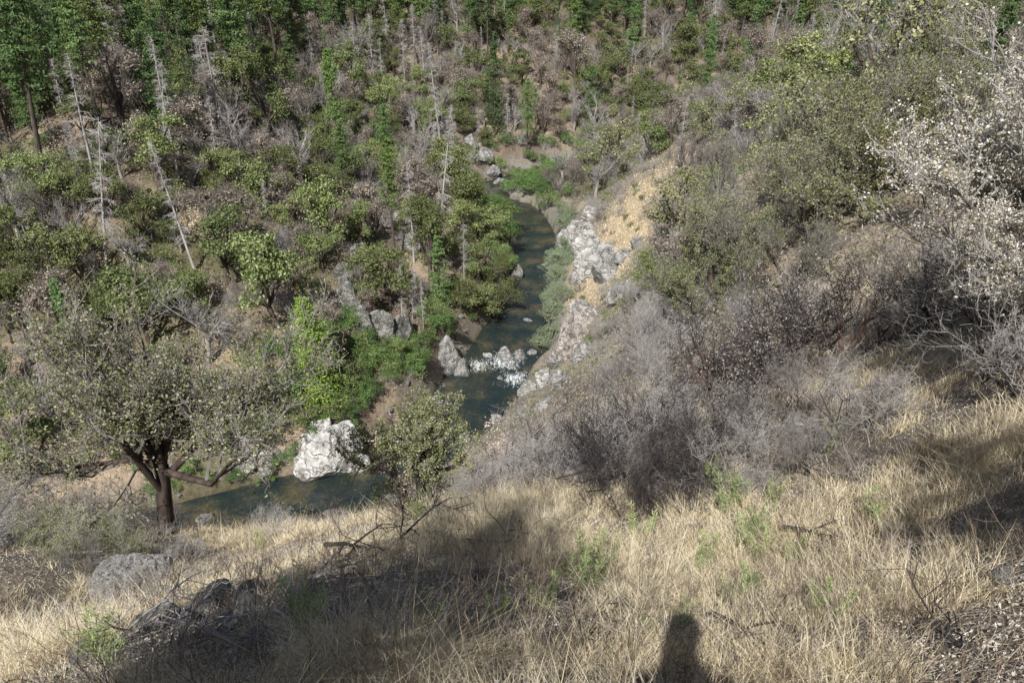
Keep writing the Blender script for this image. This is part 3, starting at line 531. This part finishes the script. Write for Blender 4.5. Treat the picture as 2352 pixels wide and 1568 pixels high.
for x,y,s,k in [(-.6,15.5,.65,0),(.2,14,.8,0),(1.2,13,.85,2),(2.1,12.2,.85,0),(1.5,15,.85,3),(2.7,13.5,.85,4),(.9,16.5,.75,0),(3.3,16.5,.9,1),(.2,18,.55,4),(3.9,19,.95,0),(3.6,23,.8,4),(5.4,23.5,1.1,1),(6.8,27,1.2,0),(8,31,1.1,3),(6.3,20.5,1.0,1),(8.6,22.5,1.2,0),(9.8,27,1.3,1),(5.9,7.6,.6,0),(6.6,8.7,.7,1),(7.4,10.2,.9,0),(6.9,7.3,.7,1),(-10.9,14.0,.45,1),(-13,17,1,3),(-14,20,1.3,0),(-6.6,21.5,.5,1),(-13.5,23,1.2,3),(-1.7,11.2,.4,2),(9.5,40,1.2,0),(11.2,45,1.4,1),(12,50,1.4,3),(13,54,1.6,1),(-12,13.5,.7,0),(-13.5,15,1,4),(2.2,18.5,.7,4),(2.8,20.5,.65,0),
 (1.9,10.4,.75,2),(2.6,11,.8,2),(1.1,11.2,.75,4),(.4,12.2,.75,4),(3.4,12.2,.7,0),(1.7,9.3,.55,2),(2.3,9.6,.5,1),(2.2,8.5,.45,2),(3.0,9.6,.6,2),(-.4,13.2,.55,4),(7.9,12.5,.8,1),(8.6,13.5,.8,3),(10.5,17,1,0),(11.5,20,1.1,1),(11,15,.9,3),(-15,17,1.1,1),(-11.5,12.3,.45,4),(-8.8,12.0,.35,1),(-7.5,13.5,.35,0),(-5.8,14.6,.35,4),(-6.8,16.8,.45,0),(-1.6,14.6,.35,4),(3.9,9.8,.5,4),(4.6,11.2,.55,1),(3.1,8.6,.35,0),(5.4,12.0,.6,1),(-3.9,13.8,.25,4),(4.1,8.4,.4,1),(5.0,9.3,.5,0),(-12.6,14.4,.8,1),(-14.5,16.0,1,0)]:
    put(NB[k],"bare_shrub",NBL[k],"shrub","leafless grey shrubs near the viewer",(x,y),s)
NG=[make_bare(218+k,H=1.7,stems=8,tw=M_twig,leafm=M_weed if k else M_oak2,nleaf=5000,ls=.05,lv=[(5,.72,.5,.6),(6,.62,.55,.55),(6,.6,.6,.6)],rt=.022) for k in range(2)]
for x,y,s,k in [(-10.3,13.4,.6,0),(-9.6,14.2,.6,0),(-8.5,13.2,.45,0),(-12.0,16.0,.8,0),(-5.4,19.5,.35,1),(-12.9,15.5,1,0),(-9.3,12.4,.45,0),(-11.3,14.6,.7,0)]:
    put(NG[k],"leafy_shrub","low green leafy shrub on the dry slope","shrub","leafy shrubs on the dry slope",(x,y),s)
MZ=[make_bare(230+k,H=3,stems=4,tw=M_dtwig,leafm=M_manz,nleaf=4500,ls=.055,bark=M_manzbark,lv=[(5,.72,.55,.6),(6,.62,.6,.5),(6,.6,.7,.5),(3,.5,.7,.6)],rt=.055,up=.1,tilt=.75,tz=(.5,1.1),wig=.25) for k in range(2)]
for x,y,s,k in [(4.9,13.4,.85,0),(7.1,16.0,.9,1),(6.4,19,.85,0),(8.9,18.3,.9,1)]:
    put(MZ[k],"manzanita_shrub","burnt manzanita with red stems and purplish dead leaves","shrub","burnt manzanita shrubs",(x,y),s)
RB=make_bare(240,H=4.0,stems=6,tw=M_twig,leafm=M_pale,nleaf=54000,ls=.042,bark=M_mtwig,lv=[(7,.55,.45,.6),(7,.5,.5,.5),(7,.55,.55,.5),(3,.5,.6,.6)],rt=.03,up=.1,tilt=.3,tz=(.8,1.3),asp=.6)
put(RB,"pale_leaved_oak","tall twiggy oak covered in pale curled dead leaves","tree",None,(7.2,9.7),1)
put(RB,"pale_leaved_oak","tall twiggy oak covered in pale curled dead leaves","tree",None,(8.7,11.4),1.1)
put(RB,"pale_leaved_oak","tall twiggy oak covered in pale curled dead leaves","tree",None,(6.7,8.2),.65)
ROK=[make_bare(250+k,H=7.0,stems=3,tw=M_mtwig,leafm=M_oak2,nleaf=nlv,ls=.12,lv=[(6,.7,.5,.6),(7,.58,.5,.5),(6,.6,.6,.5),(4,.55,.6,.6)],rt=.06,bark=M_bark,tilt=.45,up=.16,tmin0=.6) for k,nlv in enumerate([24000,2500,10000])]
for x,y,s,k in [(10.4,38,.7,0),(12.8,40,.75,1),(15.5,38.5,.85,2),(18.3,39.5,.98,0),(21,37.5,.8,1),(17.5,45,.85,2),(22,43,.8,1),(13,33.5,.5,1),(17.5,31,.55,1),(14.5,47,.7,0),(24,34,.75,1),(19,50,.8,2),(26,46,.8,1)]:
    put(ROK[k],"hillside_oak_tree","tall twiggy oak with patches of olive leaves","tree","twiggy oaks on the near hillside",(x,y),s)
# fallen branches
FB=[make_bare(260+k,H=1.3,stems=1,tw=t,lv=[(5,.8,.5,.6),(4,.7,.6,.6),(3,.6,.6,.6)],rt=.02,wig=.2,up=0) for k,t in enumerate([M_dtwig,M_snag,M_mtwig])]
for a,b,s,k,ro in [(1720,1480,.6,0,.6),(830,1275,1.2,0,1.2),(920,1250,1.1,0,2.5),(300,1480,.9,1,2.2),(1900,1000,1.3,2,1.0),(2050,960,1.4,2,4.6),(1500,1330,.6,2,3),(1150,1480,.5,2,5),(560,1500,.7,2,1),(2000,1330,.7,2,2.0),(1200,1250,1,0,0),(2150,1500,.5,0,4),(1760,1000,1.4,1,5.4),(760,1330,.9,2,2),(1850,1250,.8,0,.9),(420,1500,.6,2,3),(1980,1120,1,2,3.4),(1450,1420,.5,2,.3),(2200,1250,.7,2,1.7),(650,1440,.6,1,4.1),(1620,1220,.8,2,5.1),(1350,1500,.4,0,2.9),(1850,1400,.5,2,2.4)]:
    x,y=GP(a,b);e=thing("fallen_branch",["dark fallen dead branch lying in dry grass","bleached fallen dead branch lying in dry grass","grey fallen dead branch lying in dry grass"][k],"branch","fallen dead branches",(x,y,H1(x,y)+.08),0,s,FB[k]);e.rotation_euler=(1.45,0,ro)
# trees standing behind the viewpoint
put(ROK[0],"hillside_oak_tree","tall twiggy oak with patches of olive leaves","tree","twiggy oaks on the near hillside",(-2.7,-2.9),(.46,.46,.74))
put(OAK[7],"oak_tree","leafy oak standing on the upper slope","tree",GO,(-2.75,-2.5),(.36,.36,.92))
put(OAK[2],"oak_tree","leafy oak standing on the upper slope","tree",GO,(3.6,-1.6),(.62,.62,.85))
# ------------------------------------------------------------ dry grass
def near_pts(n,d0,d1,b0,b1,p=1.0):
    be=np.radians(rng.uniform(b0,b1,n));d=d0+(d1-d0)*rng.random(n)**p;return d*np.sin(be),d*np.cos(be),d
nt_=32000;tx,ty,td=near_pts(nt_,1.6,34,-44,46,1.15);pn_=fbm(tx/2.2,ty/2.2,91,3)+.9*fbm(tx/.5,ty/.5,93,3);keep=pn_>.17-.4*rng.random(nt_)**3;tx,ty,td,pn_=tx[keep],ty[keep],td[keep],pn_[keep];nt_=len(tx)
kb=30;sp_=(.04+.005*np.repeat(td,kb));bx=np.repeat(tx,kb)+rng.normal(size=nt_*kb)*sp_;by=np.repeat(ty,kb)+rng.normal(size=nt_*kb)*sp_;bd=np.repeat(td,kb)
bz=height(bx,by);n=len(bx);hh=np.repeat(rng.uniform(.03,.15,nt_)*(1+1.6*np.clip(pn_*1.5,0,1)),kb)*rng.uniform(.4,1.4,n);wd_=.0008+.00025*bd
ln=rng.normal(size=(n,2))*.6+np.repeat(rng.normal(size=(nt_,2))*.28,kb,0);az_=rng.uniform(0,6.283,n);wx=np.cos(az_)*wd_;wy=np.sin(az_)*wd_
B0=np.stack([bx,by,bz-.02],1);M0=B0+np.stack([ln[:,0]*hh*.35,ln[:,1]*hh*.35,hh*.6],1);T0=B0+np.stack([ln[:,0]*hh*1.1,ln[:,1]*hh*1.1,hh],1);Wv=np.stack([wx,wy,np.zeros(n)],1)
V=np.stack([B0-Wv,B0+Wv,M0+Wv*.8,M0-Wv*.8,T0],1).reshape(-1,3);q=np.arange(n)[:,None]*5
gm=MB();gm.add(V,q+np.array([[0,1,2,3]]));gm.F.append((q+np.array([[3,2,4]])).astype(np.int64));gm.M.append(0)
# fallen, matted straw
n=70000;x,y,d=near_pts(n,1.6,30,-44,46,1.1);a_=rng.uniform(0,6.283,n);l=rng.uniform(.03,.12,n);x2=x+np.cos(a_)*l;y2=y+np.sin(a_)*l;A=np.stack([x,y,height(x,y)+rng.uniform(.0,.03,n)],1);B=np.stack([x2,y2,height(x2,y2)+rng.uniform(.0,.06,n)],1)
w_=(.0009+.00024*d)[:,None];sd_=np.stack([-np.sin(a_),np.cos(a_),rng.normal(size=n)*.4],1)*w_
gm.add(np.stack([A-sd_,A+sd_,B],1).reshape(-1,3),np.arange(3*n).reshape(-1,3))
o=bpy.data.objects.new("dry_grass",gm.mesh("dry_grass",[M_straw]));o["kind"]="stuff";o["label"]="straw-coloured dry grass covering the near slope";o["category"]="grass";COL.objects.link(o)
# dead branching weed stalks
n=5200;x,y,d=near_pts(n,2,28,-44,46,1.1);S0=np.stack([x,y,height(x,y)-.02],1);D0=nrm(np.stack([rng.normal(size=n)*.35,rng.normal(size=n)*.35,np.ones(n)],1))
out,T_,D_=grow(rng,S0,D0,rng.uniform(.08,.4,n),.0016+.0002*d,[(4,.55,.5,.8),(3,.5,.6,.8)],.1,.08,wig0=.08);sm=MB()
for o_ in out: sm.add(*tubes(o_[0],o_[1],o_[2],o_[3],o_[4]+.0006,3))
o=bpy.data.objects.new("dead_weed_stalks",sm.mesh("dead_weed_stalks",[M_stalk]));o["kind"]="stuff";o["label"]="brown dead branching weed stalks in the grass";o["category"]="dry weeds";COL.objects.link(o)
# golden grass on the river slope
n=26000;x=rng.normal(15,6,n);y=rng.normal(96,12,n);z,s=height(x,y,True);ok=(s>6)&(goldf(x,y)>.35*rng.random(n));x,y,z=x[ok],y[ok],z[ok];n=len(x)
gg=MB();hh=rng.uniform(.12,.35,n);A=np.stack([x,y,z],1);D=np.stack([rng.normal(size=n)*.3,rng.normal(size=n)*.3,np.ones(n)],1)
Wv=np.stack([rng.normal(size=n)*.05,rng.normal(size=n)*.05,np.zeros(n)],1);gg.add(np.stack([A-Wv,A+Wv,A+D*hh[:,None]],1).reshape(-1,3),np.arange(3*n).reshape(-1,3))
M_gold=leafmat("golden_grass",[(.48,.39,.27),(.66,.55,.39),(.8,.71,.53)],trans=.05,var=0)
o=bpy.data.objects.new("golden_grass",gg.mesh("golden_grass",[M_gold]));o["kind"]="stuff";o["label"]="golden dry grass on the slope above the river";o["category"]="grass";COL.objects.link(o)
# litter and sticks
n=150000;x,y,d=near_pts(n,1.5,34,-44,46,1.1);z=height(x,y);lt=MB();lt.add(*leaves(rng,np.stack([x,y,z+.012],1),.022,np.tile([[0,-.6,1.]],(n,1)),.6))
n=14000;x,y,d=near_pts(n,2,34,-44,46,1.1);z=height(x,y);A=np.stack([x,y,z+.03],1);aa=rng.uniform(0,6.28,n);l=rng.uniform(.06,.35,n);x2=x+np.cos(aa)*l;y2=y+np.sin(aa)*l;Cc=np.stack([x2,y2,height(x2,y2)+.05],1)
lt.add(*tubes(A,(A+Cc)/2+[0,0,.02],Cc,np.full(n,.0032),np.full(n,.0018),3),1)
o=bpy.data.objects.new("leaf_litter",lt.mesh("leaf_litter",[M_litter,M_mtwig]));o["kind"]="stuff";o["label"]="dead leaves and twigs scattered on the ground";o["category"]="litter";COL.objects.link(o)
# weeds
def weed(seed,h=.5):
    r=np.random.default_rng(seed);mbb=MB();k=6;a=r.uniform(0,6.28,k);S=np.stack([np.cos(a)*.04,np.sin(a)*.04,np.zeros(k)],1);E=S+np.stack([np.cos(a)*.12,np.sin(a)*.12,r.uniform(.7,1,k)*h],1);Mi=(S+E)/2
    mbb.add(*tubes(S,Mi,E,np.full(k,.004),np.full(k,.002),3),0)
    n=k*26;idx=np.repeat(np.arange(k),26);t=r.uniform(.15,1,n)[:,None];P0=S[idx]+(E-S)[idx]*t;az=r.uniform(0,6.28,n);D=nrm(np.stack([np.cos(az),np.sin(az),r.uniform(.2,.9,n)],1));L=(.11*(1.15-t[:,0]*.6))[:,None]
    u,v=frames(D);mbb.add(np.stack([P0,P0+D*L*.5+u*.007,P0+D*L,P0+D*L*.5-u*.007],1).reshape(-1,3),np.arange(4*n).reshape(-1,4),0)
    return [("weed",mbb.mesh("weed",[M_weed]))]
WD=[weed(300+k) for k in range(3)]
for a,b,s in [(1360,1340,1.1),(1330,1360,.9),(1650,1150,1.3),(1670,1180,1.2),(1720,1260,1.1),(1740,1290,.9),(1600,1310,1.0),(1690,1390,.9),(1880,1440,.8),(240,1500,.9),(260,1530,.7),(705,1440,.9),(720,1470,.6),(1000,1460,.6),(1240,1400,.7),(965,1200,1.4),(600,1260,1.2),(1400,1290,.9),(1560,1440,.5),(1900,1050,1.1),(1460,1240,1.1),(850,1170,1.8),(780,1180,1.8),(820,1190,1.4),(1380,1320,.8),(1630,1130,1.2),(1690,1160,1.0),(1750,1240,1.0),(1580,1330,.7),(1710,1370,.7),(1820,1290,.7),(1280,1330,.6),(1130,1420,.5),(1480,1480,.4),(1990,1200,.8),(1780,1160,.9),(560,1340,.6)]:
    put(pick(WD),"green_weed","leafy green weed with narrow leaves in dry grass","plant","green weeds in the dry grass",GP(a,b),s,occr=.2)
# ------------------------------------------------------------ photographer standing at the viewpoint
def person():
    g0=H1(0,-.3)
    VV=[];EE=[];RR_=[]
    def v(p,r): VV.append(p);RR_.append(r);return len(VV)-1
    pel=v((0,-.30,g0+.92),(.17,.12));ch=v((0,-.28,g0+1.10),(.18,.12));c2=v((0,-.27,g0+1.23),(.2,.12));nk=v((0,-.24,g0+1.38),(.05,.05));hd=v((0,-.19,g0+1.50),(.085,.09));h2=v((0,-.18,g0+1.58),(.1,.11));h3=v((0,-.19,g0+1.63),(.08,.08))
    EE+=[(pel,ch),(ch,c2),(c2,nk),(nk,hd),(hd,h2),(h2,h3)]
    for sx in (-1,1):
        hip=v((sx*.1,-.3,g0+.84),(.09,.09));kn=v((sx*.12,-.26,g0+.46),(.06,.06));an=v((sx*.13,-.3,H1(sx*.13,-.3)+.08),(.042,.045));ft=v((sx*.15,-.14,H1(sx*.15,-.14)+.04),(.04,.03))
        EE+=[(pel,hip),(hip,kn),(kn,an),(an,ft)]
        sh=v((sx*.2,-.27,g0+1.28),(.07,.07));el=v((sx*.26,-.24,g0+1.02),(.05,.05));wr=v((sx*.045,-.09,g0+1.22),(.024,.024));pa=v((sx*.045,-.06,g0+1.34),(.022,.02))
        EE+=[(c2,sh),(sh,el),(el,wr),(wr,pa)]
        for f in range(5):
            z=g0+1.35+f*.016;a=v((sx*.047,-.045,z),(.009,.009));b_=v((sx*.044,-.03,z+.006),(.008,.008));c_=v((sx*.032,-.028,z+.008),(.007,.007));EE+=[(pa,a),(a,b_),(b_,c_)]
    me=bpy.data.meshes.new("person_base");me.from_pydata(VV,EE,[]);o=bpy.data.objects.new("person_base",me);COL.objects.link(o)
    sk=o.modifiers.new("s","SKIN")
    for i_,r_ in enumerate(RR_): me.skin_vertices[0].data[i_].radius=r_
    me.skin_vertices[0].data[0].use_root=True;o.modifiers.new("u","SUBSURF").levels=2
    dg=bpy.context.evaluated_depsgraph_get();nm=bpy.data.meshes.new_from_object(o.evaluated_get(dg));bpy.data.objects.remove(o)
    cols=[("person_skin",(.45,.28,.2)),("person_shirt",(.1,.15,.25)),("person_trousers",(.08,.08,.09)),("person_hair",(.05,.03,.02))];nm.materials.clear()
    for nme,cc in cols:
        m,_,b,_,_=newmat(nme);b.inputs["Base Color"].default_value=(*cc,1);b.inputs["Roughness"].default_value=.8;nm.materials.append(m)
    for p in nm.polygons:
        z=p.center.z-g0;p.use_smooth=True;p.material_index=2 if z<.95 else (1 if z<1.38 and p.center.y<-.12 else (3 if z>1.54 and p.center.y<-.12 else 0))
    thing("person","person in blue shirt standing and holding a camera to the face","person",None,(0,0,0),0,1,[("person",nm)])
    z=g0+1.42
    mb1=bpy.data.meshes.new("camera_body");bm=bmesh.new();bmesh.ops.create_cube(bm,size=1)
    for q in bm.verts: q.co=Vector((q.co.x*.1,q.co.y*.05-.065,q.co.z*.07+z))
    bmesh.ops.bevel(bm,geom=bm.edges[:],offset=.012,segments=3,affect='EDGES');bm.to_mesh(mb1);bm.free()
    ml=bpy.data.meshes.new("camera_lens");bm=bmesh.new();bmesh.ops.create_cone(bm,segments=32,radius1=.03,radius2=.03,depth=.03,cap_ends=True)
    for q in bm.verts: q.co=Vector((q.co.x,q.co.z-.028,q.co.y+z))
    bm.to_mesh(ml);bm.free();m,_,b,_,_=newmat("black_plastic");b.inputs["Base Color"].default_value=(.02,.02,.02,1);mb1.materials.append(m);ml.materials.append(m)
    thing("handheld_camera","black handheld camera held at the person's face","camera",None,(0,0,0),0,1,[("camera_body",mb1),("lens",ml)])
person()
# ------------------------------------------------------------ camera, sun, sky
cam=bpy.data.objects.new("Camera",bpy.data.cameras.new("Camera"));COL.objects.link(cam);cam.data.sensor_width=36;cam.data.lens=36*F0/2352;cam.rotation_euler=(math.pi/2-TH,0,0);cam.data.clip_end=3000;cam.data.clip_start=.03
bpy.context.scene.camera=cam
az=math.radians(16.2);el=math.radians(46.3)
sd=Vector((math.sin(az)*math.cos(el),math.cos(az)*math.cos(el),-math.sin(el)))
L=bpy.data.lights.new("sun","SUN");L.energy=5;L.angle=math.radians(.5);L.color=(1,.97,.92);s=bpy.data.objects.new("sun",L);s.rotation_euler=sd.to_track_quat('-Z','Y').to_euler();COL.objects.link(s)
wd=bpy.data.worlds.new("World");bpy.context.scene.world=wd;wd.use_nodes=True;nt=wd.node_tree;sk=nt.nodes.new("ShaderNodeTexSky");sk.sky_type='NISHITA';sk.sun_disc=False;sk.sun_elevation=el;sk.sun_rotation=math.atan2(-sd.x,-sd.y)
nt.links.new(sk.outputs[0],nt.nodes["Background"].inputs[0]);nt.nodes["Background"].inputs[1].default_value=.06
vs=bpy.context.scene.view_settings;vs.view_transform='Standard';vs.look='None';vs.exposure=0
